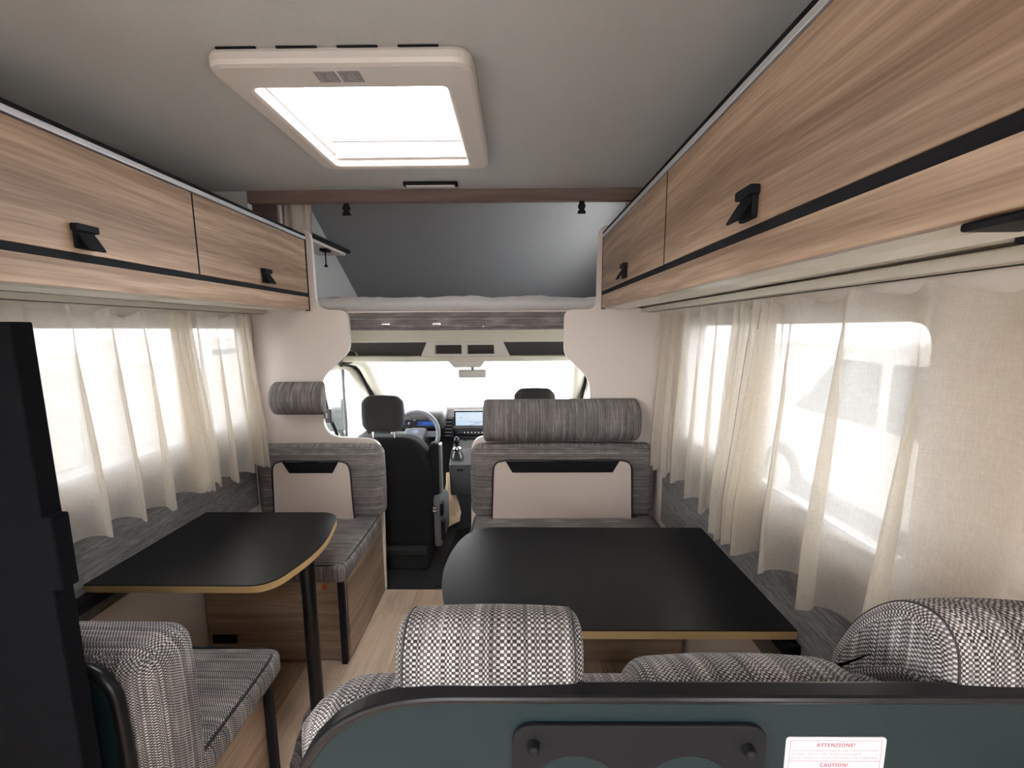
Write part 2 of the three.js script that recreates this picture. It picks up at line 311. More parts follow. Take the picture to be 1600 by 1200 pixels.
// ---------------------------------------------------------------- overhead cabinets
function latch(parent, x, side, y, z) {          // side: direction out of the door face
  const l = new THREE.Group(); l.name = 'latch'; l.position.set(x, y, z); parent.add(l);
  const b = [box(Math.min(0, side * 0.012), Math.max(0, side * 0.012), -0.03, 0.03, -0.024, 0.024, 0.003), box(Math.min(0, side * 0.02), Math.max(0, side * 0.02), 0.012, 0.03, -0.028, 0.028, 0.003)];
  const flap = box(-0.003, 0.003, -0.045, 0, -0.022, 0.022, 0.002); flap.rotateZ(side * 0.55).translate(side * 0.012, 0.005, 0); b.push(flap);
  parent.remove(l);
  const m = part('latch', merged(...b).translate(x, y, z), M.black, parent); return m;
}
function overhead(side, xf, seams, latchZ, label) {
  const wallX = side < 0 ? XL : XR, out = -side, z1 = ZP, z0 = seams[0];
  const t = thing('overhead_cabinet', label, 'cabinet');
  const B = (a, b, ...r) => box(Math.min(a, b), Math.max(a, b), ...r);
  part('carcass', merged(B(wallX, xf + side * 0.022, 1.618, 1.63, z1, z0), B(xf + side * 0.022, xf + side * 0.034, 1.61, 1.985, z1, z0), B(wallX, xf + side * 0.01, 1.607, 1.985, z1, z1 + 0.006)), M.black, t, 'black cabinet body with top board and shadow gap');
  for (let i = 0; i + 1 < seams.length; i++) {
    const d = part('door', B(xf, xf + side * 0.018, 1.694, 1.962, seams[i + 1] + 0.003, seams[i] - 0.003, 0.0015), M.wood, t);
    if (latchZ[i] !== undefined) latch(d, xf, out, 1.735, latchZ[i]);
  }
  part('top_board', B(wallX, xf + side * 0.03, 1.955, 1.984, z1, z0), M.wall, t, 'pale top board');
  part('top_edge', B(xf + out * 0.002, xf + side * 0.03, 1.9825, 1.994, z1 + 0.004, z0, 0.002), M.black, t);
  for (let i = 1; i + 1 < seams.length; i++) part('door_seam', B(xf + out * 0.0006, xf + side * 0.02, 1.694, 1.962, seams[i] - 0.0028, seams[i] + 0.0028, 0.0006), M.black, t);
  part('grip_channel', B(xf + side * 0.002, xf + side * 0.03, 1.6745, 1.6935, z1 + 0.006, z0, 0.001), M.black, t, 'black grip channel under the doors');
  part('end_strip', B(xf + out * 0.001, xf + side * 0.02, 1.602, 1.985, z1 + 0.001, z1 + 0.012, 0.001), M.black, t);
  part('light_strip', B(xf + out * 0.003, xf + side * 0.014, 1.966, 1.982, z1 + 0.004, z0, 0.002), M.aluminium, t, 'pale aluminium light strip along the top edge');
  part('lower_rail', B(xf, xf + side * 0.018, 1.607, 1.674, z1 + 0.004, z0, 0.0015), M.wood, t, 'wooden rail below the black grip channel');
  // underside: profiled cream soffit towards the wall
  const p = [[xf + side * 0.018, 1.607], [xf + side * 0.07, 1.606], [xf + side * 0.09, 1.596], [xf + side * 0.105, 1.599], [xf + side * 0.185, 1.608], [xf + side * 0.195, 1.612], [wallX, 1.6115], [wallX, 1.618], [xf + side * 0.018, 1.618]];
  const sh = new THREE.Shape(p.map(([x, y]) => new THREE.Vector2(x, y)));
  part('soffit', metreUV(slab(sh, z0 - z1 - 0.01).translate(0, 0, z1 + 0.005)), M.soffit, t, 'glossy cream soffit under the cabinet');
  return t;
}
overhead(-1, -1.09, [0.6, -0.35, -1.455, ZP + 0.01], [undefined, -1.07, -1.835], 'row of wooden overhead lockers above the small left table');
overhead(1, 0.456, [0.9, -0.08, -1.304, ZP + 0.01], [undefined, -0.835, -1.745], 'row of wooden overhead lockers above the large right table');
// curtain rails
for (const [side, x0, x1, z0, z1, label] of [[-1, -1.31, -1.36, -2.2, -0.5, 'cream curtain rail over the left window'], [1, 0.66, 0.74, -2.2, -0.2, 'cream curtain rail over the right window']]) {
  const t = thing('curtain_rail', label, 'rail');
  part('track', box(Math.min(x0, x1), Math.max(x0, x1), 1.585, 1.606, z0, z1, 0.003), M.soffit, t);
  part('groove', box((x0 + x1) / 2 - 0.004, (x0 + x1) / 2 + 0.004, 1.5835, 1.5855, z0, z1, 0.0005), M.black, t);
}
{
  const t = thing('reading_lamp', 'black lamp fittings under the right lockers at the picture edge', 'lamp');
  part('base', box(0.464, 0.527, 1.597, 1.606, -0.452, -0.26, 0.003), M.black, t);
  part('lamp_head', box(0.565, 0.605, 1.592, 1.606, -0.49, -0.28, 0.004), M.black, t);
}

// ---------------------------------------------------------------- roof light
function roofLight(x0, x1, z0, z1, label, detail) {
  // opening limits x0..x1, z0 (far) .. z1 (near)
  const t = thing('skylight', label, 'skylight');
  const o = outline([[x0 - 0.048, z0 - 0.03], [x1 + 0.065, z0 - 0.03], [x1 + 0.065, z1 + 0.09], [x0 - 0.048, z1 + 0.09]], 0.05); o.holes.push(outline([[x0 + 0.008, z0 + 0.008], [x1 - 0.008, z0 + 0.008], [x1 - 0.008, z1 - 0.008], [x0 + 0.008, z1 - 0.008]], 0.016));
  part('frame', lying(slab(o, 0.038, 0.012), YC + 0.001), M.frameWhite, t);
  const sh = rect(x0 - 0.0, x1 + 0.0, z0, z1, 0.03); sh.holes.push(rect(x0 + 0.006, x1 - 0.006, z0 + 0.006, z1 - 0.006, 0.03));
  part('shaft', lying(slab(sh, 0.11), YC + 0.11), M.shaft, t);
  part('dome', lying(slab(rect(x0 - 0.04, x1 + 0.04, z0 - 0.04, z1 + 0.04, 0.05), 0.006, 0.002), YC + 0.118), M.dome, t);
  if (!detail) return;
  part('screen_rail', box(x0 + 0.01, x1 - 0.01, YC + 0.03, YC + 0.036, z0 + 0.04, z0 + 0.046, 0.002), M.greyPlastic, t);
  part('blind_edge', box(x0 + 0.008, x1 - 0.008, YC - 0.012, YC + 0.004, z0 + 0.008, z0 + 0.02, 0.003), M.white, t);
  part('side_rail', box(x1 - 0.014, x1 - 0.006, YC - 0.01, YC + 0.01, z0 + 0.02, z1 - 0.03, 0.003), M.aluminium, t);
  for (let i = 0; i < 4; i++) { const a = x0 - 0.012 + i * 0.132; part('vent_slot', box(a, a + 0.088, YC - 0.0045, YC - 0.0005, z1 + 0.085, z1 + 0.0908, 0.001), M.black, t); }
  for (const [a, b] of [[-0.45, -0.402], [-0.396, -0.347]]) part('sticker', box(a, b, YC - 0.0385, YC - 0.0365, z1 + 0.024, z1 + 0.064, 0.0008), M.sticker, t, 'grey printed sticker');
}
{
  const c = document.createElement('canvas'); c.width = 96; c.height = 80; const g = c.getContext('2d'); g.fillStyle = '#8b8486'; g.fillRect(0, 0, 96, 80); g.strokeStyle = '#b9b2b3'; g.lineWidth = 3;
  g.strokeRect(14, 14, 68, 34); g.beginPath(); g.moveTo(20, 60); g.lineTo(76, 60); g.moveTo(20, 68); g.lineTo(60, 68); g.moveTo(48, 14); g.lineTo(48, 48); g.stroke();
  const tx = new THREE.CanvasTexture(c); tx.colorSpace = THREE.SRGBColorSpace; tx.wrapS = tx.wrapT = THREE.RepeatWrapping; tx.repeat.set(1 / 0.04, 1 / 0.048); M.sticker = std({ map: tx, roughness: 0.5 });
}
roofLight(-0.635, -0.155, -1.552, -1.065, 'square roof light in a white frame over the passage', true);
roofLight(-0.5, 0.2, 0.55, 1.25, 'wide roof light over the rear of the living area', false);
{
  const t = thing('ceiling_light', 'slim ceiling light in a dark frame between skylight and beam', 'light');
  const f = rect(-0.465, -0.238, -1.835, -1.80, 0.008); f.holes.push(rect(-0.452, -0.251, -1.826, -1.808, 0.004));
  part('frame', lying(slab(f, 0.014, 0.002), YC), M.black, t); part('diffuser', lying(slab(rect(-0.453, -0.25, -1.827, -1.807, 0.004), 0.017), YC), M.white, t);
}
// beam and what hangs from it
struct('beam', box(-1.18, XR, 2.058, YC, -1.93, -1.90, 0.002), M.woodBeam, 'dark brown wooden beam across the ceiling');
struct('trim_4', box(XL, -1.18, 1.94, YC, -1.935, -1.905, 0.004), M.ceiling, 'grey filler board at the left end of the beam');
struct('trim_5', box(XL, -1.25, 2.03, 2.38, -2.285, -2.262, 0.002), M.woodBeam, 'dark brown board below the left end of the beam');
struct('trim_6', box(0.635, XR, 2.03, 2.38, -2.285, -2.262, 0.002), M.woodBeam, 'dark brown board below the right end of the beam');
function buckle(x, label) {
  const t = thing('strap_buckle', label, 'buckle', [x, 2.058, -1.915], 0, 'black buckles hanging from the ceiling beam');
  part('strap', box(-0.012, 0.012, -0.016, 0.0, -0.003, 0.003, 0.001), M.black, t);
  const s = outline([[-0.018, -0.052], [0.018, -0.052], [0.017, -0.042], [0.012, -0.037], [0.012, -0.03], [0.017, -0.024], [0.015, -0.012], [-0.015, -0.012], [-0.017, -0.024], [-0.012, -0.03], [-0.012, -0.037], [-0.017, -0.042]], 0.002);
  part('clasp', metreUV(slab(s, 0.012, 0.002).translate(0, 0, -0.006)), M.black, t);
}
buckle(-0.748, 'black strap buckle hanging from the beam near the left tied curtain');
buckle(0.297, 'black strap buckle hanging from the beam near the right tied curtain');

// ---------------------------------------------------------------- bed over the cab
struct('trim_7', box(XL, XR, 1.56, 1.60, -4.08, -2.245, 0.004), M.cream, 'bed base over the cab');
{
  // mattress in a creased cover
  const w = XR - XL - 0.02, d = 1.6, nx = 90, nz = 30, g = new THREE.BoxGeometry(w, 0.072, d, nx, 4, nz), p = g.attributes.position;
  for (let i = 0; i < p.count; i++) {
    let x = p.getX(i), y = p.getY(i), z = p.getZ(i); const cr = (noise(x * 9 + 20, z * 7 + 20, 999, 999, 5) - 0.5) * 0.012 + (noise(x * 26 + 40, z * 20 + y * 60 + 40, 999, 999, 6) - 0.5) * 0.006;
    if (z > d / 2 - 0.001) z -= 0.02 * (y / 0.036) ** 2; z += cr * 1.2; if (y > 0) y += cr * (0.6 + 0.8 * (y / 0.036)); p.setXYZ(i, x, y, z);
  }
  const m = mergeVertices(g.deleteAttribute('normal') && g, 1e-4); m.computeVertexNormals(); m.translate((XL + XR) / 2, 1.638, -2.245 - d / 2 - 0.004);
  solo('mattress', metreUV(m), M.mattress, 'pale mattress in a creased cover on the bed over the cab', 'mattress');
  const h = thing('padded_header', 'grey fabric padded header below the bed over the cab', 'panel');
  part('pad', cushion(-1.0, 0.36, 1.499, 1.598, -2.30, -2.245, 0.008, 0.002, 10, true), M.fabric, h);
  for (const x of [-0.698, -0.423]) part('oval_light', metreUV(new RoundedBoxGeometry(0.05, 0.018, 0.012, 4, 0.006).translate(x, 1.529, -2.243)), M.chrome, h, 'small oval light fitting');
  part('button', new THREE.SphereGeometry(0.005, 12, 8).translate(-0.172, 1.516, -2.243), M.white, h);
}
// shell of the bed space: sloping front, side walls, roof
{
  const s = new THREE.Shape([[-4.06, 1.585], [-2.87, 2.405], [-2.87, 2.45], [-4.10, 1.60]].map(([z, y]) => new THREE.Vector2(-z, y)));
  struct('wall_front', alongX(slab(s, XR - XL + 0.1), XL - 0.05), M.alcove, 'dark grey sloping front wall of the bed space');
  const bedSide = () => outline([[1.93, 2.165], [2.262, 2.165], [2.262, 1.50], [4.12, 1.50], [4.12, 2.45], [1.93, 2.45]]);
  struct('wall_bed_left', alongX(slab(bedSide(), 0.05), XL - 0.05), M.alcoveWall, 'pale left side wall of the bed space');
  const r = bedSide(); r.holes.push(rect(2.42, 3.05, 1.70, 2.14, 0.04));
  struct('wall_bed_right', alongX(slab(r, 0.05), XR), M.alcoveWall, 'pale right side wall of the bed space with a window');
  struct('ceiling_bed', box(XL - 0.05, XR + 0.05, 2.40, 2.45, -2.9, -1.90), M.ceiling, 'ceiling of the bed space');
  struct('trim_8', box(XL, XR, 2.10, 2.42, -1.955, -1.935), M.ceiling, 'step in the roof behind the beam');
  const w = struct('window_5', null, null, 'small right window of the bed space'); part('pane', alongX(slab(rect(2.42, 3.05, 1.70, 2.14, 0.04), 0.004), XR + 0.02), M.pane, w);
  const sh = thing('bed_shelf', 'narrow shelf with a black front edge on the left wall over the bed', 'shelf');
  part('board', box(XL, -1.215, 2.03, 2.05, -3.05, -2.5, 0.004), M.cream, sh); part('front_edge', merged(box(-1.222, -1.19, 2.045, 2.075, -3.08, -2.5, 0.012), tube([[-1.206, 2.06, -3.06], [-1.25, 2.06, -3.095], [-1.38, 2.06, -3.1]], 0.014)), M.blackGloss, sh);
  const bl = thing('bed_lamp', 'small black lamp on a stem below the bed shelf', 'lamp');
  part('base', box(-1.275, -1.225, 2.012, 2.03, -2.83, -2.77, 0.004), M.black, bl); part('stem', cyl(0.004, 0.004, 1.93, 2.014, -1.25, -2.8, 12), M.black, bl); part('foot', cyl(0.013, 0.006, 1.915, 1.932, -1.25, -2.8, 16), M.black, bl);
}

// ---------------------------------------------------------------- curtains
// segs: runs of cloth [metres along the wall, folds, depth]; the cloth hangs from x and swings towards the room (dir)
function curtain(name, label, x, dir, zStart, segs, yTop, yHem, mat, seed, group, open = false) {
  const g0 = [], uv = [], idx = [], NV = 26; let cols = 0, z = zStart, ph = 0, len = 0;
  const ring = [];
  for (const [dz, folds, amp] of segs) {
    const n = Math.max(8, Math.round(folds * 24));
    for (let i = 0; i <= n; i++) { const t = i / n; ring.push([z + dz * t, ph + folds * t, amp, len + (Math.abs(dz) + folds * amp * 2.2) * t, Math.abs(dz) / folds]); }
    z += dz; ph += folds; len += Math.abs(dz) + folds * amp * 2.2;
  }
  // soften the change of depth between runs
  for (let k = 0; k < 3; k++) for (let i = 1; i < ring.length - 1; i++) ring[i][2] = (ring[i - 1][2] + ring[i][2] * 2 + ring[i + 1][2]) / 4;
  for (const [zz, f, amp, l, sp] of ring) {
    const fi = Math.floor(f), w = 0.75 + 0.5 * hash(fi, seed, 2), a = f * Math.PI * 2;
    for (let j = 0; j <= NV; j++) {
      const v = j / NV, grow = 0.35 + 0.65 * Math.min(1, v * 1.25), drift = (hash(fi, seed, 4) - 0.5) * 0.03 * v;
      const xx = x + dir * (amp * w * grow * (0.5 + 0.5 * Math.cos(a)) * 1.3 + 0.004 * Math.sin(a * 2.3 + v * 2 + seed));
      const hem = yHem + 0.012 * Math.sin(f * 2.1 + seed) - 0.014 * Math.cos(a);
      const head = -0.024 * Math.sin(a / 2) ** 2 * Math.max(0, 1 - v / 0.12) * (0.5 + hash(fi, seed, 6));
      g0.push(xx, yTop + head + (hem - yTop) * v, zz + sp * 0.215 * Math.sin(a) * (0.3 + 0.7 * Math.min(1, v * 3)) * w + drift); uv.push(l, v * (yTop - yHem));
    }
    cols++;
  }
  for (let i = 0; i < cols - 1; i++) for (let j = 0; j < NV; j++) { const a = i * (NV + 1) + j, b = a + NV + 1; idx.push(a, b, a + 1, b, b + 1, a + 1); }
  const g = new THREE.BufferGeometry(); g.setAttribute('position', new THREE.Float32BufferAttribute(g0, 3)); g.setAttribute('uv', new THREE.Float32BufferAttribute(uv, 2)); g.setIndex(idx); g.computeVertexNormals();
  return solo(name, g, mat, label, 'curtain', group);
}
const CT = 1.578;
curtain('sheer_curtain', 'long sheer white curtain over the small left table, nearest the black panel', -1.345, 1, -0.98, [[-0.62, 5, 0.045], [-0.10, 3.5, 0.055]], CT, 0.852, M.sheer, 3, 'sheer white side window curtains');
curtain('sheer_curtain', 'short sheer curtain on the left, beside the small headrest roll', -1.345, 1, -1.72, [[-0.25, 2.2, 0.04], [-0.095, 2.5, 0.06]], CT, 0.82, M.sheer, 8, 'sheer white side window curtains');
curtain('sheer_curtain', 'wide sheer curtain on the right, hanging behind the near right headrest', 0.725, -1, -0.12, [[-0.45, 1.2, 0.03], [-0.56, 3.2, 0.05], [-0.10, 3, 0.06]], CT, 0.85, M.sheer, 14, 'sheer white side window curtains');
curtain('sheer_curtain', 'narrow sheer curtain on the right, beside the wide grey headrest bolster', 0.725, -1, -1.27, [[-0.07, 2, 0.055], [-0.58, 4.5, 0.035], [-0.09, 2.5, 0.05]], CT, 0.835, M.sheer, 23, 'sheer white side window curtains');
// tied curtains of the bed space
function tied(x0, x1, label, dir) {
  const g0 = [], uv = [], idx = [], NU = 48, NV = 14;
  for (let i = 0; i <= NU; i++) for (let j = 0; j <= NV; j++) {
    const u = i / NU, v = j / NV, spread = 1 - 0.25 * v, cx = dir > 0 ? x0 : x1, x = cx + ((x0 + (x1 - x0) * u) - cx) * spread, f = Math.sin(u * 22 + dir) * 0.5 + Math.sin(u * 9 + v * 2) * 0.4;
    g0.push(x + 0.01 * Math.sin(v * 4 + u * 10), 2.37 - 0.62 * v, -2.35 - 0.03 * f * (0.4 + v * 0.8) - 0.03 * v); uv.push(x, v);
  }
  for (let i = 0; i < NU; i++) for (let j = 0; j < NV; j++) { const a = i * (NV + 1) + j, b = a + NV + 1; idx.push(a, b, a + 1, b, b + 1, a + 1); }
  const g = new THREE.BufferGeometry(); g.setAttribute('position', new THREE.Float32BufferAttribute(g0, 3)); g.setAttribute('uv', new THREE.Float32BufferAttribute(uv, 2)); g.setIndex(idx); g.computeVertexNormals();
  solo('bed_curtain', g, M.curtain, label, 'curtain');
}
tied(-1.30, -1.082, 'gathered beige bed curtain at the left end of the beam', 1);
tied(0.585, 0.69, 'gathered beige bed curtain at the right end of the beam', -1);

// ---------------------------------------------------------------- tables
function tableTop(t, pts, y, th) {
  const s = outline(pts);
  part('tabletop', lying(slab(s, 0.004, 0.001, 16), y), M.table, t);
  part('edge_band', lying(slab(s, th - 0.004, 0.002, 16), y - 0.0042), M.brass, t, 'golden yellow edge band');
}
{
  const t = thing('dining_table', 'small black folding table with golden edge by the left window', 'table');
  tableTop(t, [[XL + 0.012, -1.756], [-0.79, -1.752, 0.09], [-0.725, -1.45, 0.25], [-0.79, -1.218, 0.075], [XL + 0.012, -1.222]], 0.69, 0.028);
  part('leg', cyl(0.025, 0.025, 0, 0.662, -0.765, -1.40, 32), M.blackGloss, t, 'black round leg');
  part('wall_rail', box(XL + 0.012, XL + 0.05, 0.62, 0.66, -1.80, -1.02, 0.004), M.black, t, 'black mounting rail on the wall');
}
{
  const t = thing('dining_table', 'large black table with golden edge by the right window', 'table');
  tableTop(t, [[XR - 0.012, -1.60], [XR - 0.012, -1.02], [-0.19, -1.022, 0.12], [-0.265, -1.32, 0.3], [-0.19, -1.612, 0.13]], 0.69, 0.028);
  part('leg', cyl(0.03, 0.03, 0, 0.662, 0.12, -1.32, 32), M.blackGloss, t, 'black round leg');
  part('wall_rail', box(XR - 0.05, XR - 0.012, 0.62, 0.66, -1.62, -1.0, 0.004), M.black, t, 'black mounting rail on the wall');
}

// ---------------------------------------------------------------- far benches by the partition
const pipeRect = (x0, x1, z0, z1, y, r, c) => { const q = []; const add = (cx, cz, a0) => { for (let i = 0; i <= 4; i++) { const a = a0 + (Math.PI / 2) * (i / 4); q.push([cx + c * Math.cos(a), y, cz + c * Math.sin(a)]); } }; add(x1 - c, z1 - c, 0); add(x0 + c, z1 - c, Math.PI / 2); add(x0 + c, z0 + c, Math.PI); add(x1 - c, z0 + c, Math.PI * 1.5); return tube(q, r, true, 160, 6); };
function farBench(label, x0, x1, backX0, backX1, aisle) {
  const t = thing('bench', label, 'bench');
  const bx = aisle < 0 ? [x0 + 0.0, x1] : [x0, x1 - 0.008];
  part('box', merged(box(bx[0], bx[1], 0, 0.40, -1.715, -1.698, 0.002), box(aisle > 0 ? x1 - 0.026 : x0, aisle > 0 ? x1 - 0.008 : x0 + 0.018, 0, 0.41, ZP + 0.004, -1.70, 0.002), box(bx[0], bx[1], 0.385, 0.40, ZP + 0.004, -1.70, 0.002)), M.woodBench, t, 'wood-grained bench box');
  const s = part('seat_cushion', cushion(x0 + 0.004, x1 + 0.012 * aisle, 0.401, 0.495, ZP + 0.05, -1.655, 0.028, 0.008), M.fabric, t);
  part('piping', pipeRect(x0 + 0.014, x1 + 0.012 * aisle - 0.01, ZP + 0.06, -1.665, 0.487, 0.0035, 0.05), M.piping, s);
  // backrest
  const b = part('backrest', cushion(backX0, backX1, 0.487, 0.890, ZP + 0.009, -2.102, 0.05, 0.006, 10, true), M.fabric, t);
  const px0 = backX0 + (aisle > 0 ? 0.10 : 0.115), px1 = backX1 - (aisle > 0 ? 0.155 : 0.125), zf = -2.092, c = 0.05;
  const pn = outline([[px0, 0.49], [px1, 0.49], [px1 - 0.012, 0.812, c], [px0 + 0.012, 0.812, c]]);
  part('pocket_panel', metreUV(slab(pn, 0.008, 0.002).translate(0, 0, zf - 0.004)), M.pocketPanel, b, 'smooth beige panel on the backrest');
  const nw = (px1 - px0), q0 = px0 + 0.05 + nw * 0.03, q1 = px1 - 0.05 - nw * 0.03;
  part('pocket', metreUV(slab(outline([[q0 + 0.035, 0.752], [q1 - 0.035, 0.752], [q1, 0.813], [q0, 0.813]], 0.002), 0.003, 0.0008).translate(0, 0, zf + 0.0035)), M.black, b, 'black pocket opening');
  part('piping', tube([[px0 - 0.003, 0.495, zf + 0.002], [px0 + 0.001, 0.62, zf + 0.002], [px0 + 0.006, 0.76, zf + 0.002], [px0 + 0.02, 0.80, zf + 0.002], [px0 + 0.06, 0.815, zf + 0.002], [(px0 + px1) / 2, 0.816, zf + 0.002], [px1 - 0.06, 0.815, zf + 0.002], [px1 - 0.02, 0.80, zf + 0.002], [px1 - 0.006, 0.76, zf + 0.002], [px1 - 0.001, 0.62, zf + 0.002], [px1 + 0.003, 0.495, zf + 0.002]], 0.004, false, 120), M.piping, b);
  return t;
}
const benchL = farBench('grey bench with beige pocket backrest behind the small left table', XL + 0.014, -0.755, XL + 0.016, -0.715, 1);
part('post', box(-0.79, -0.764, 0, 0.40, -1.70, -1.674, 0.004), M.black, benchL, 'black corner post');
part('vent', box(XL + 0.03, -1.27, 0.09, 0.13, -1.699, -1.69, 0.003), M.black, benchL, 'black vent');
part('buckle_tag', box(-0.865, -0.845, 0.352, 0.378, -1.698, -1.694, 0.001), std({ color: C(0.5, 0.12, 0.02), roughness: 0.5 }), benchL, 'small orange tag');
farBench('wide grey bench with beige pocket backrest behind the large right table', -0.235, XR - 0.014, -0.24, XR - 0.03, -1);
// headrest rolls on the partition
const rollProfile = (zb, y0, y1, d) => [[zb, y0 + 0.015], [zb, (y0 + y1) / 2], [zb, y1 - 0.015], [zb + d * 0.2, y1], [zb + d * 0.55, y1 - 0.012], [zb + d * 0.9, y1 - 0.05], [zb + d, (y0 + y1) / 2], [zb + d * 0.92, y0 + 0.05], [zb + d * 0.6, y0 + 0.012], [zb + d * 0.2, y0]];
{
  const h = thing('headrest', 'small grey fabric headrest roll on the left partition', 'headrest');
  part('pad', roll(rollProfile(ZP + 0.001, 1.045, 1.225, 0.09), -1.31, -1.03, 0.02), M.fabric, h);
  part('bracket', box(-1.05, -1.035, 1.02, 1.05, ZP, ZP + 0.02, 0.003), M.greyPlastic, h);
  const h2 = thing('headrest', 'wide grey fabric headrest bolster above the right backrest', 'headrest');
  part('pad', roll(rollProfile(ZP + 0.001, 0.899, 1.127, 0.13), -0.172, 0.655, 0.02), M.fabric, h2);
  part('support', box(0.0, 0.5, 0.95, 0.98, ZP, ZP + 0.03, 0.003), M.cream, h2);
}

// ---------------------------------------------------------------- near left bench, seen from behind, and the black panel
{
  const t = thing('bench', 'single grey seat with green back board in the lower left corner', 'bench');
  part('box', merged(box(XL + 0.014, -0.80, 0, 0.40, -1.165, -1.148, 0.002), box(-0.818, -0.80, 0, 0.40, -1.16, -0.70, 0.002), box(XL + 0.014, -0.80, 0.385, 0.40, -1.16, -0.70, 0.002)), M.woodBench, t, 'wood-grained bench box');
  part('post', box(-0.797, -0.775, 0, 0.40, -1.17, -1.146, 0.004), M.black, t, 'black corner post');
  const s = part('seat_cushion', cushion(XL + 0.014, -0.757, 0.401, 0.493, -1.205, -0.72, 0.03, 0.006), M.fabric, t);
  part('piping', pipeRect(XL + 0.024, -0.767, -1.195, -0.73, 0.486, 0.004, 0.05), M.piping, s);
  part('backrest', cushion(XL + 0.02, -0.70, 0.50, 0.885, -0.835, -0.702, 0.055, 0.006), M.fabric, t);
  const b = outline([[XL + 0.02, 0.05], [-0.757, 0.05], [-0.757, 0.878, 0.10], [XL + 0.02, 0.878]]);
  part('back_board', metreUV(slab(b, 0.014, 0.002).translate(0, 0, -0.697)), M.green, t, 'dark green back board');
  part('edge_trim', tube([[-0.755, 0.06, -0.69], [-0.755, 0.5, -0.69], [-0.755, 0.74, -0.69], [-0.765, 0.83, -0.69], [-0.80, 0.868, -0.69], [-0.86, 0.88, -0.69], [-1.1, 0.88, -0.69], [-1.38, 0.88, -0.69]], 0.012, false, 80, 10), M.blackGloss, t, 'black rounded edge trim');
}
{
  const t = thing('divider_panel', 'tall black divider panel at the left picture edge', 'panel');
  part('panel', box(XL + 0.02, -0.735, 0, 1.515, -0.63, -0.60, 0.003), M.blackPanel, t);
  part('catch', box(-0.738, -0.718, 1.092, 1.215, -0.625, -0.598, 0.004), M.blackPanel, t, 'small black catch on the edge');
}

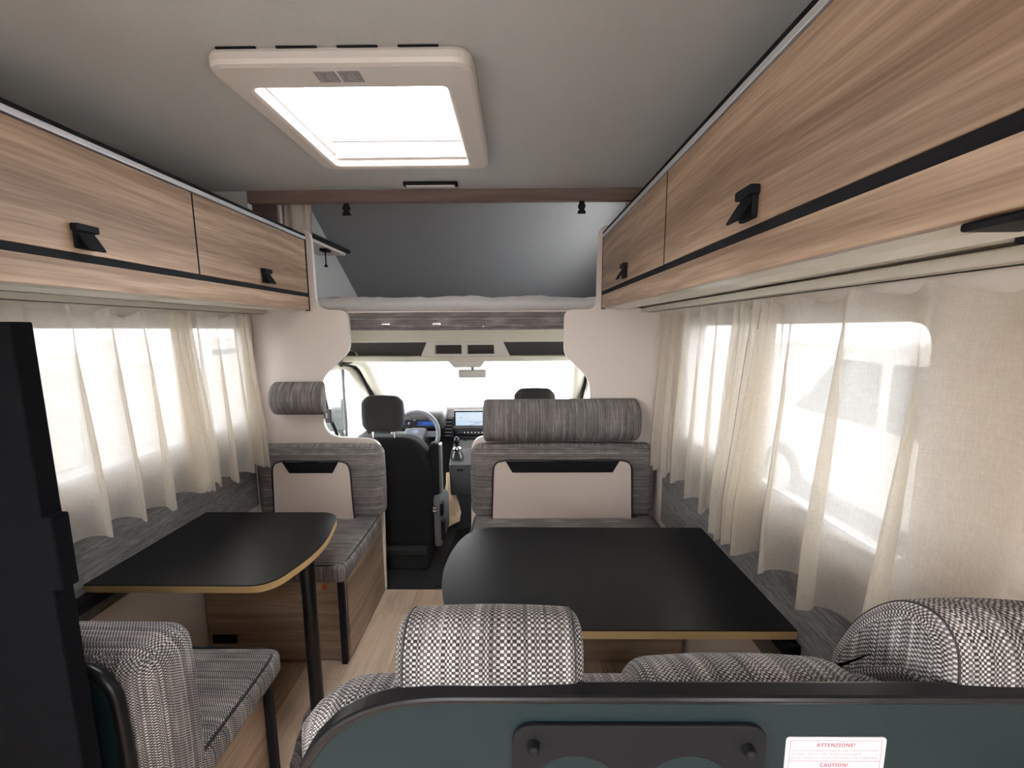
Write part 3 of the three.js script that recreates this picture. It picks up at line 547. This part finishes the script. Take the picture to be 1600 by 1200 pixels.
// ---------------------------------------------------------------- near right bench, seen from behind
{
  const t = thing('bench', 'large grey bench with dark green back board in the foreground', 'bench');
  const XB = 0.655, zb = -0.405, top = 1.094, xl = -0.262;
  const o = outline([[xl, 0.06], [XB, 0.06], [XB, top], [xl, top, 0.19]]);
  part('back_board', metreUV(slab(o, 0.016, 0.001, 20).translate(0, 0, zb - 0.018)), M.green, t, 'dark green back board');
  const tr = outline([[xl - 0.006, 0.05], [XB + 0.001, 0.05], [XB + 0.001, top + 0.006], [xl - 0.006, top + 0.006, 0.196]]);
  tr.holes.push(outline([[xl + 0.006, 0.062], [XB - 0.008, 0.062], [XB - 0.008, top - 0.004], [xl + 0.006, top - 0.004, 0.186]]));
  part('edge_trim', metreUV(slab(tr, 0.024, 0.004, 20).translate(0, 0, zb - 0.021)), M.blackGloss, t, 'black rounded edge trim');
  // plate with two round openings
  const x0 = -0.005, x1 = 0.277, py = 1.066, pl = outline([[x0, 0.86], [x1, 0.86], [x1, py], [x0, py]], 0.025);
  for (const cx of [0.065, 0.192]) { const h = new THREE.Path(); h.absarc(cx, 0.972, 0.055, 0, Math.PI * 2, true); pl.holes.push(h); }
  const plate = part('holder_plate', metreUV(slab(pl, 0.006, 0.0015, 24).translate(0, 0, zb - 0.002)), M.black, t, 'black plate with two round openings');
  for (const [sx, sy] of [[0.018, 1.043], [0.255, 1.039]]) { const k = new THREE.CylinderGeometry(0.006, 0.007, 0.008, 20).rotateX(Math.PI / 2).translate(sx, sy, zb + 0.008), d = new THREE.SphereGeometry(0.006, 16, 10, 0, Math.PI * 2, 0, Math.PI / 2).rotateX(Math.PI / 2).scale(1, 1, 0.5).translate(sx, sy, zb + 0.012); part('screw_cap', merged(k, d), M.black, plate); }
  // warning sticker
  const c = document.createElement('canvas'); c.width = 760; c.height = 620; const g = c.getContext('2d');
  g.fillStyle = '#f6eef2'; g.fillRect(0, 0, 760, 620); g.strokeStyle = '#b58a94'; g.lineWidth = 5; g.strokeRect(32, 30, 696, 560); g.beginPath(); g.moveTo(32, 208); g.lineTo(728, 208); g.stroke();
  g.textAlign = 'center'; g.fillStyle = '#c0455a'; g.font = 'bold 46px sans-serif'; g.fillText('ATTENZIONE!', 380, 84); g.fillText('CAUTION!', 380, 260);
  g.textAlign = 'left'; g.fillStyle = '#77707a'; g.font = '25px sans-serif';
  ["Durante l'uso di apparecchiature a gas, mantenere sempre", 'chiudibili / vetri e scuffie / devono essere aperti.', 'Pericolo: fiamme non possono essere usate come riscaldamento.'].forEach((s, i) => g.fillText(s, 46, 122 + i * 33, 668));
  ['Any existing cover / curtain partitions should be kept open while', 'using gas equipment.', 'Do not use naked flames for heating.'].forEach((s, i) => g.fillText(s, 46, 300 + i * 33, 668));
  const tx = new THREE.CanvasTexture(c); tx.colorSpace = THREE.SRGBColorSpace; tx.anisotropy = 8;
  const sx0 = 0.301, sx1 = 0.412, sy1 = 1.047, sy0 = sy1 - 0.09, sg = slab(rect(sx0, sx1, sy0, sy1, 0.005), 0.0012).translate(0, 0, zb - 0.0022), pp = sg.attributes.position, uv = [];
  for (let i = 0; i < pp.count; i++) uv.push((pp.getX(i) - sx0) / (sx1 - sx0), (pp.getY(i) - sy0) / (sy1 - sy0));
  sg.setAttribute('uv', new THREE.Float32BufferAttribute(uv, 2));
  part('warning_sticker', sg, std({ color: C(0.68, 0.68, 0.68), map: tx, roughness: 0.5 }), t, 'white warning sticker with red headings');
  // upholstery
  const bp = [[-0.43, 0.5], [-0.43, 0.8], [-0.43, 0.97], [-0.445, 1.012], [-0.48, 1.028], [-0.53, 1.012], [-0.57, 0.955], [-0.585, 0.85], [-0.575, 0.65], [-0.55, 0.5]];
  part('backrest', roll(bp, -0.30, XB - 0.004, 0.10, 24), M.fabric, t);
  const mp = [[-0.44, 0.6], [-0.44, 0.9], [-0.442, 1.0], [-0.462, 1.032], [-0.505, 1.040], [-0.56, 1.015], [-0.605, 0.95], [-0.61, 0.8], [-0.59, 0.6]];
  part('backrest_pad', roll(mp.map(([z, y]) => [z, y - 0.006]), 0.156, 0.475, 0.035, 16, 0.008), M.fabric, t);
  part('seat_cushion', cushion(-0.25, XB - 0.004, 0.40, 0.493, -0.98, -0.56, 0.03, 0.008), M.fabric, t);
  part('box', merged(box(-0.235, XB - 0.004, 0, 0.40, -0.955, -0.937, 0.002), box(-0.235, -0.217, 0, 0.40, -0.94, -0.45, 0.002)), M.woodBench, t, 'wood-grained bench box');
  // two padded headrests
  const hp = [[-0.425, 1.082], [-0.421, 1.12], [-0.43, 1.155], [-0.452, 1.171], [-0.492, 1.16], [-0.544, 1.105], [-0.575, 1.045], [-0.590, 1.0], [-0.583, 0.974], [-0.555, 0.983], [-0.505, 1.03], [-0.462, 1.068]];
  [[-0.143, 0.079, 0.018], [0.487, XB - 0.004, 0.009]].forEach(([a, b, low]) => {
    const pad = part('headrest', roll(hp.map(([z, y]) => [z, y - low]), a, b, 0.018, 16, 0.004), M.fabric, t);
    for (const x of [a + 0.012, b - 0.012]) part('seam', tube(hp.map(([z, y]) => [x, y - low, z]), 0.0013, true, 120, 6), M.piping, pad);
  });
}

// ---------------------------------------------------------------- the cab
const CL = -1.20, CR = 0.56, CX = (CL + CR) / 2;
struct('floor_cab', box(XL, XR, -0.05, -0.002, -4.1, ZP - 0.0, 0.001), M.treadPlate, 'black ribbed floor of the cab');
struct('wall_firewall', box(XL, XR, -0.6, 0.80, -4.1, -3.93), M.darkPlastic, 'dark bulkhead below the windscreen');
// side shells with door windows
function cabSide(name, x, depth, label) {
  const pts = [[ZP - 0.024, 0], [ZP - 0.024, 1.56], [-2.78, 1.56], [-2.80, 1.42], [-3.0, 1.27], [-3.78, 0.80], [-4.0, 0.6], [-4.0, 0]].map(([z, y]) => [-z, y]);
  const s = outline(pts); s.holes.push(outline([[-2.42, 0.70], [-3.50, 0.70], [-3.47, 0.75], [-3.28, 0.914], [-3.09, 1.10], [-2.92, 1.225, 0.06], [-2.42, 1.245]].map(([z, y, r]) => [-z, y, r ?? 0.01])));
  struct(name, alongX(slab(s, 0.06, 0.006), depth > 0 ? x : x - 0.06), M.cabCream, label);
  const wn = struct(x < CX ? 'window_6' : 'window_7', null, null, x < CX ? 'driver door window' : 'passenger door window');
  part('pane', alongX(slab(outline([[2.42, 0.70], [3.47, 0.72], [3.28, 0.914], [3.09, 1.10], [2.92, 1.225], [2.42, 1.245]]), 0.004), x + depth * 0.03), M.pane, wn);
  part('divider', merged(box(x + depth * 0.02 - 0.008, x + depth * 0.02 + 0.008, 0.70, 1.232, -2.90, -2.878, 0.004)), M.darkPlastic, wn);
  const xi = x - depth * 0.008;
  part('door_seal', tube([[xi, 1.268, -2.80], [xi, 1.262, -2.90], [xi, 1.235, -3.03], [xi, 1.16, -3.17], [xi, 1.02, -3.31], [xi, 0.86, -3.46]], 0.016, false, 60, 10), M.rubber, wn);
}
cabSide('wall_cab_left', CL, -1, 'cream driver side of the cab');
cabSide('wall_cab_right', CR, 1, 'cream passenger side of the cab');
for (const [s, n] of [[-1, 'trim_9'], [1, 'trim_10']]) {
  const x = s < 0 ? CL : CR;
  struct(n, merged(tube([[x - s * 0.06, 1.315, -2.83], [x - s * 0.085, 1.275, -2.97], [x - s * 0.055, 1.05, -3.33], [x - s * 0.03, 0.80, -3.74]], 0.048, false, 60, 14)), M.cabCream, s < 0 ? 'cream windscreen pillar on the driver side' : 'cream windscreen pillar on the passenger side');
}
// fill between living wall and cab side, behind the partition
struct('trim_11', box(XL, CL - 0.05, 0, 1.56, -2.32, ZP - 0.024), M.cabCream, 'cream filler beside the driver door');
struct('trim_12', box(CR + 0.05, XR, 0, 1.56, -2.32, ZP - 0.024), M.cabCream, 'cream filler beside the passenger door');
// cab roof lining, header strip
struct('ceiling_cab', box(XL, XR, 1.53, 1.56, -3.0, -2.30), M.cabCream, 'cream roof lining of the cab');
struct('trim_13', box(CL, CR, 1.417, 1.53, -2.79, -2.72, 0.006), M.cabCream, 'yellowish cream strip above the overhead tray');
{
  const t = thing('overhead_console', 'overhead storage console with two dark pockets above the windscreen', 'console');
  for (const [a, b] of [[CL + 0.03, -0.60], [-0.08, CR - 0.01]]) part('tray', box(a, b, 1.318, 1.42, -2.96, -2.86, 0.006), M.tray, t, 'dark open tray');
  part('back_wall', box(CL, CR, 1.28, 1.53, -3.02, -2.955, 0.004), M.cabCream, t);
  const s = outline([[-0.645, 1.318], [-0.035, 1.318], [-0.085, 1.418], [-0.60, 1.418]], 0.006);
  for (const [a, b] of [[-0.545, -0.365], [-0.325, -0.145]]) s.holes.push(rect(a, b, 1.335, 1.395, 0.006));
  part('housing', metreUV(slab(s, 0.08, 0.004).translate(0, 0, -2.88)), M.housing, t, 'pale grey housing');
  for (const [a, b] of [[-0.55, -0.36], [-0.33, -0.14]]) part('pocket', box(a, b, 1.33, 1.40, -2.9, -2.86, 0.003), M.tray, t, 'dark pocket');
  part('lower_lip', box(CL + 0.02, CR - 0.01, 1.282, 1.322, -2.97, -2.80, 0.012), M.cabCream, t, 'cream lower lip');
}
{
  const t = thing('rear_view_mirror', 'interior mirror on a pale housing at the top of the windscreen', 'mirror');
  part('housing', metreUV(slab(outline([[-0.478, 1.280], [-0.215, 1.280], [-0.245, 1.232], [-0.435, 1.232]], 0.008), 0.08, 0.006).translate(0, 0, -2.98)), M.housing, t);
  part('stem', cyl(0.012, 0.012, 1.21, 1.24, -0.305, -2.92, 16), M.greyPlastic, t);
  part('mirror_case', metreUV(new RoundedBoxGeometry(0.2, 0.06, 0.03, 5, 0.014).translate(-0.305, 1.19, -2.9)), M.housing, t);
}
// windscreen
{
  const w = struct('window_8', null, null, 'windscreen');
  const g = new THREE.BufferGeometry(), n = 12, pos = [], idx = [];
  for (let i = 0; i <= n; i++) for (let j = 0; j <= 1; j++) { const u = i / n * 2 - 1, b = 0.10 * (1 - u * u); pos.push(CX + u * (j ? 0.80 : 0.86), j ? 1.30 : 0.78, (j ? -2.95 : -3.72) - b); }
  for (let i = 0; i < n; i++) { const a = i * 2; idx.push(a, a + 2, a + 1, a + 2, a + 3, a + 1); }
  g.setAttribute('position', new THREE.Float32BufferAttribute(pos, 3)); g.setIndex(idx); g.computeVertexNormals(); part('pane', g, M.pane, w);
}
// dashboard
{
  const t = thing('dashboard', 'dark grey dashboard with screen, vents and centre console', 'dashboard');
  const s = new THREE.Shape([[3.28, 0.55], [3.20, 0.72], [3.25, 0.80], [3.34, 0.845], [3.45, 0.852], [3.85, 0.80], [3.95, 0.60], [3.9, 0.2], [3.45, 0.25]].map((p) => new THREE.Vector2(...p)));
  part('body', alongX(slab(s, CR - CL - 0.02, 0.004), CL + 0.01), M.darkPlastic, t);
  part('top_pad', alongX(slab(new THREE.Shape([[3.34, 0.846], [3.45, 0.853], [3.84, 0.803], [3.84, 0.816], [3.46, 0.872], [3.36, 0.862]].map((p) => new THREE.Vector2(...p))), CR - CL - 0.06, 0.002), CL + 0.03), M.greyPlastic, t, 'lighter grey top pad');
  const cl = part('instrument_hood', roll([[-3.16, 0.73], [-3.15, 0.79], [-3.17, 0.83], [-3.25, 0.86], [-3.36, 0.86], [-3.38, 0.8], [-3.3, 0.72]], -0.96, -0.55, 0.05), M.darkPlastic, t);
  M.cluster = std({ color: C(0.01, 0.01, 0.015), roughness: 0.2, emissive: C(1, 1, 1), emissiveIntensity: 0.22 });
  {
    const c = document.createElement('canvas'); c.width = 256; c.height = 80; const g = c.getContext('2d'); g.fillStyle = '#05060a'; g.fillRect(0, 0, 256, 80); const gr = g.createLinearGradient(0, 0, 256, 0);
    g.fillStyle = '#1d4fb0'; g.fillRect(120, 22, 118, 40); g.fillStyle = '#3d78e6'; g.fillRect(150, 30, 70, 20); g.fillStyle = '#e8eeff'; g.fillRect(92, 10, 14, 7); g.fillRect(60, 30, 10, 18); g.fillRect(190, 10, 12, 5); g.fillStyle = '#38a0d0'; g.fillRect(20, 40, 20, 8);
    const tx = new THREE.CanvasTexture(c); tx.colorSpace = THREE.SRGBColorSpace; M.cluster.emissiveMap = tx;
  }
  part('instrument_screen', new THREE.PlaneGeometry(0.32, 0.075).rotateX(-0.35).translate(-0.755, 0.775, -3.143), M.cluster, cl);
  // touch screen
  {
    const c = document.createElement('canvas'); c.width = 512; c.height = 330; const g = c.getContext('2d'); g.fillStyle = '#0b0d10'; g.fillRect(0, 0, 512, 330); g.fillStyle = '#cfe4f7'; g.fillRect(12, 12, 488, 268); g.fillStyle = '#dcebf8'; g.fillRect(30, 30, 440, 90);
    g.strokeStyle = '#6b7a86'; g.lineWidth = 5; g.beginPath(); g.moveTo(190, 200); g.lineTo(400, 140); g.stroke(); g.fillStyle = '#7f8f9c'; g.fillRect(190, 150, 130, 5); g.fillRect(200, 222, 110, 5); g.fillRect(70, 84, 26, 10);
    g.fillStyle = '#e6edf2'; for (let i = 0; i < 7; i++) g.fillRect(120 + i * 46, 294, 16, 14);
    const tx = new THREE.CanvasTexture(c); tx.colorSpace = THREE.SRGBColorSpace; M.touch = std({ color: C(0.01, 0.01, 0.012), roughness: 0.15, emissive: C(1, 1, 1), emissiveIntensity: 0.4, emissiveMap: tx });
  }
  const ts = part('touch_screen', box(-0.49, -0.17, 0.66, 0.862, -3.24, -3.215, 0.006), M.blackGloss, t, 'glowing centre touch screen');
  part('screen_face', new THREE.PlaneGeometry(0.31, 0.19).translate(-0.33, 0.761, -3.213), M.touch, ts);
  const cp = part('control_panel', box(-0.5, -0.16, 0.565, 0.655, -3.22, -3.18, 0.008), M.blackGloss, t, 'black control panel');
  part('knob', new THREE.CylinderGeometry(0.017, 0.019, 0.02, 24).rotateX(Math.PI / 2).translate(-0.40, 0.615, -3.17), M.chrome, cp);
  part('chrome_strip', box(-0.44, -0.2, 0.572, 0.58, -3.182, -3.176, 0.002), M.chrome, cp);
  const v = part('vent', box(-0.57, -0.50, 0.64, 0.80, -3.22, -3.195, 0.008), M.black, t, 'air vent with slats');
  for (let i = 0; i < 5; i++) part('slat', box(-0.562, -0.508, 0.66 + i * 0.028, 0.664 + i * 0.028, -3.196, -3.186, 0.001), M.greyPlastic, v);
  const co = part('centre_console', alongX(slab(new THREE.Shape([[2.95, 0.27], [2.90, 0.52], [3.05, 0.60], [3.3, 0.66], [3.5, 0.5], [3.5, 0.27]].map((p) => new THREE.Vector2(...p))), 0.2, 0.012), -0.49), M.greyDark, t, 'dark grey centre console');
  part('cup_slot', box(-0.43, -0.385, 0.475, 0.487, -2.905, -2.893, 0.003), M.black, co);
}
{
  const t = thing('gear_lever', 'gear lever with a chrome collar on the centre console', 'lever');
  part('boot', metreUV(new THREE.LatheGeometry([[0.05, 0], [0.046, 0.02], [0.03, 0.05], [0.02, 0.08]].map((p) => new THREE.Vector2(...p)), 24).translate(-0.435, 0.555, -2.96)), M.blackGloss, t);
  part('collar', new THREE.LatheGeometry([[0.028, 0], [0.036, 0.008], [0.033, 0.02], [0.02, 0.03]].map((p) => new THREE.Vector2(...p)), 24).translate(-0.435, 0.615, -2.96), M.chrome, t, 'chrome collar');
  part('knob', new THREE.SphereGeometry(0.027, 20, 16).scale(0.85, 1.25, 0.95).translate(-0.435, 0.685, -2.955), M.blackGloss, t);
}
{
  const t = thing('steering_wheel', 'grey steering wheel with an oval emblem on the hub', 'steering wheel', [-0.755, 0.715, -3.03]); t.rotation.x = -0.35;
  part('rim', new THREE.TorusGeometry(0.172, 0.017, 16, 64).scale(1, 1.0, 1), M.wheelGrey, t);
  const hub = part('hub', metreUV(slab(outline([[-0.085, 0.045], [0.085, 0.045], [0.06, -0.07], [-0.06, -0.07]], 0.03), 0.05, 0.012).translate(0, 0, -0.03)), M.wheelGrey, t);
  for (const s of [-1, 1]) part('spoke', box(Math.min(s * 0.07, s * 0.17), Math.max(s * 0.07, s * 0.17), -0.02, 0.025, -0.02, 0.0, 0.008), M.wheelGrey, t);
  part('spoke', box(-0.03, 0.03, -0.168, -0.06, -0.02, 0.0, 0.008), M.black, t);
  const c = document.createElement('canvas'); c.width = 256; c.height = 96; const g = c.getContext('2d'); g.fillStyle = '#c9d2da'; g.fillRect(0, 0, 256, 96); g.fillStyle = '#27497f'; g.beginPath(); g.ellipse(128, 48, 118, 40, 0, 0, 7); g.fill(); g.fillStyle = '#e8eef4'; g.font = 'italic bold 58px serif'; g.textAlign = 'center'; g.fillText('Ford', 128, 66);
  const tx = new THREE.CanvasTexture(c); tx.colorSpace = THREE.SRGBColorSpace;
  const e = new THREE.CircleGeometry(1, 32).scale(0.028, 0.0105, 1).translate(0, 0.02, 0.0205); part('emblem', e, std({ map: tx, roughness: 0.3 }), hub);
  const col = thing('steering_column', 'dark steering column behind the wheel', 'column'); part('shroud', metreUV(new RoundedBoxGeometry(0.13, 0.11, 0.2, 3, 0.03).translate(-0.755, 0.69, -3.15)), M.darkPlastic, col); part('stalk', tube([[-0.7, 0.7, -3.1], [-0.62, 0.69, -3.09], [-0.56, 0.685, -3.08]], 0.008), M.black, col);
}
// seats
function cabSeat(label) {
  const t = thing('cab_seat', label, 'car seat');
  // backrest seen from behind, shoulders rounded, leaning back
  const sh = outline([[-0.27, 0.0, 0.04], [0.27, 0.0, 0.04], [0.30, 0.25, 0.1], [0.295, 0.55, 0.12], [0.20, 0.715, 0.12], [-0.20, 0.715, 0.12], [-0.295, 0.55, 0.12], [-0.30, 0.25, 0.1]]);
  const g = new THREE.ExtrudeGeometry(sh, { depth: 0.05, bevelEnabled: true, bevelThickness: 0.05, bevelSize: 0.045, bevelOffset: -0.045, bevelSegments: 6, curveSegments: 12 });
  part('backrest', metreUV(g.rotateX(0.06).translate(0, 0.15, -0.10)), M.seatCloth, t);
  const h = part('headrest', cushion(-0.12, 0.12, 0.90, 1.11, -0.05, 0.06, 0.05, 0.006), M.headCloth, t);
  for (const x of [-0.065, 0.065]) part('post', cyl(0.008, 0.008, 0.84, 0.92, x, 0.0, 12), M.chrome, h);
  part('seat_cushion', cushion(-0.26, 0.26, 0.30, 0.47, -0.62, -0.08, 0.05, 0.01), M.seatCloth, t);
  part('pedestal', merged(box(-0.25, 0.24, 0.0, 0.13, -0.55, 0.0, 0.02), box(-0.27, 0.25, 0.10, 0.17, -0.55, 0.03, 0.025)), M.rubber, t, 'black pedestal');
  const s = part('side_trim', metreUV(alongX(slab(outline([[-0.02, 0.16], [0.30, 0.16], [0.30, 0.40], [0.06, 0.52], [-0.03, 0.48]], 0.03), 0.04, 0.008), 0.288)), M.seatTrim, t, 'grey plastic side trim');
  for (const [y0, y1, z] of [[0.37, 0.45, 0.0], [0.20, 0.33, -0.02]]) part('adjuster', box(0.325, 0.345, y0, y1, z - 0.03, z + 0.03, 0.008), M.black, s);
  part('adjuster_wheel', new THREE.CylinderGeometry(0.022, 0.022, 0.02, 24).rotateZ(Math.PI / 2).translate(0.30, 0.42, 0.035), M.chrome, s);
  const a = part('armrest', cushion(0.262, 0.325, 0.48, 0.815, -0.08, -0.0, 0.025, 0.003), M.seatCloth, t, 'folded-up armrest');
  part('armrest_shell', box(0.318, 0.335, 0.50, 0.81, -0.075, -0.01, 0.01), M.seatTrim, a);
  return t;
}
const driver = cabSeat('black driver seat in the passage, seen from behind'); driver.position.set(-0.79, 0, -2.41);
const passenger = driver.clone(); passenger.name = numbered('cab_seat'); scene.add(passenger); tag(passenger, 'black passenger seat, only its headrest showing above the wide bolster', 'car seat'); passenger.position.set(0.115, 0.035, -2.45);
// mats, paper
solo('rubber_mat', lying(slab(outline([[-0.48, -2.235], [-0.43, -2.235], [-0.345, -2.95], [-0.44, -2.93]], 0.01), 0.008, 0.002), 0.01), M.rubber, 'black rubber mat on the cab floor beside the driver seat', 'mat');
{
  const N = 26, pos = [], idx = [], lerp = (a, b, t) => a.map((q, k) => q + (b[k] - q) * t);
  const edgeL = [[-0.56, 0.012, -2.90], [-0.56, 0.06, -3.08], [-0.575, 0.17, -3.2], [-0.57, 0.33, -3.26]], edgeR = [[-0.435, 0.014, -3.05], [-0.435, 0.045, -3.14], [-0.475, 0.13, -3.22], [-0.53, 0.33, -3.26]];
  for (let i = 0; i <= N; i++) for (let j = 0; j <= N; j++) {
    const u = i / N, v = (j / N) * 3, k = Math.min(2, Math.floor(v)), p = lerp(lerp(edgeL[k], edgeL[k + 1], v - k), lerp(edgeR[k], edgeR[k + 1], v - k), u);
    const n = noise(u * 3 + 3, v * 1.4 + 3, 99, 99, 8) * 0.04 + noise(u * 7 + 3, v * 3 + 3, 99, 99, 9) * 0.015;
    pos.push(p[0], p[1] + n * 0.5, p[2] + n);
  }
  for (let i = 0; i < N; i++) for (let j = 0; j < N; j++) { const a = i * (N + 1) + j, b = a + N + 1; idx.push(a, b, a + 1, b, b + 1, a + 1); }
  const g = new THREE.BufferGeometry(); g.setAttribute('position', new THREE.Float32BufferAttribute(pos, 3)); g.setIndex(idx); g.computeVertexNormals();
  solo('paper_cover', g, M.paper, 'crumpled brown protective paper on the cab floor past the driver seat', 'paper');
}
{
  const t = thing('seat_belt', 'black seat belt beside the driver door', 'belt');
  part('webbing', metreUV(tube([[-1.17, 1.25, -2.45], [-1.165, 1.0, -2.5], [-1.14, 0.85, -2.55], [-1.12, 0.6, -2.6]], 0.012).scale(1, 1, 1)), M.black, t); part('guide', box(-1.19, -1.13, 0.93, 1.02, -2.53, -2.47, 0.01), M.darkPlastic, t);
}

// ---------------------------------------------------------------- outside
struct('ground', box(-40, 40, -0.66, -0.6, -60, 40, 0.001), M.ground, 'pale gravel ground outside');
{
  const w = struct('wall_outside', box(-4.3, -4.05, -0.6, 1.15, -6.2, 2.2), M.stone, 'pale block wall outside the left window');
  for (let r = 0; r < 4; r++) for (let i = 0; i < 10; i++) { const z = -6.2 + i * 0.84 + (r % 2) * 0.42; part(numbered('block'), box(-4.08, -4.02 + rnd() * 0.03, -0.58 + r * 0.43, -0.17 + r * 0.43, z, z + 0.82, 0.012), M.stone, w); }
}
function van(label, body, x, z, turn) {
  const t = thing('parked_van', label, 'van', [x, -0.6, z], turn);
  const s = outline([[-2.4, 0.35, 0.1], [2.35, 0.35, 0.1], [2.45, 0.95, 0.15], [1.65, 1.15, 0.1], [0.95, 1.95, 0.2], [-2.35, 2.0, 0.15]]);
  part('body', metreUV(slab(s, 1.8, 0.06).translate(0, 0, -0.9)), body, t);
  for (const q of [-1, 1]) for (const [a, b, c] of [[-2.1, -0.9, 0], [-0.75, 0.2, 0], [0.32, 1.2, 1]]) part('side_window', metreUV(slab(outline(c ? [[a, 1.18], [b + 0.22, 1.18], [b - 0.38, 1.78], [a, 1.78]] : [[a, 1.18], [b, 1.18], [b, 1.78], [a, 1.78]], 0.05), 0.02, 0.004).translate(0, 0, q > 0 ? 0.895 : -0.915)), M.vanGlass, t);
  for (const [wx, wz] of [[-1.5, -0.82], [-1.5, 0.82], [1.55, -0.82], [1.55, 0.82]]) { const w = part('wheel', new THREE.CylinderGeometry(0.34, 0.34, 0.22, 32).rotateX(Math.PI / 2).translate(wx, 0.34, wz), M.rubber, t); part('hubcap', new THREE.CylinderGeometry(0.2, 0.22, 0.24, 24).rotateX(Math.PI / 2).translate(wx, 0.34, wz), M.aluminium, w); }
  return t;
}
van('white van parked outside the right window', M.white, 4.2, -3.4, Math.PI / 2);
van('pale blue van parked further back outside the right window', M.paleBlue, 6.5, -0.2, Math.PI / 2 + 0.2);
van('white van parked ahead outside the driver door window', M.white, -6.0, -9.0, Math.PI / 2);
{
  const t = thing('roadside_sign', 'small orange sign on a post outside the right window', 'sign', [7, -0.6, -6.75]);
  part('post', cyl(0.03, 0.03, 0, 2.3, 0, -0.05, 12), M.greyPlastic, t); part('board', box(-0.16, 0.16, 2.02, 2.22, -0.02, 0.0, 0.004).rotateY(-0.75), std({ color: C(0.9, 0.22, 0.03), roughness: 0.6 }), t);
}
{
  const t = thing('wing_mirror', 'left wing mirror outside the driver door window', 'mirror', [-1.50, 0.80, -3.35], 0.25);
  part('shell', metreUV(new RoundedBoxGeometry(0.19, 0.27, 0.08, 4, 0.03)), M.rubber, t); part('glass', metreUV(new RoundedBoxGeometry(0.165, 0.24, 0.01, 3, 0.004).translate(0, 0, 0.038)), M.mirrorGlass, t); part('arm', tube([[0.03, -0.12, 0], [0.06, -0.2, -0.02], [0.16, -0.26, -0.05], [0.26, -0.27, -0.06]], 0.022), M.rubber, t);
}

renderer.render(scene, camera);
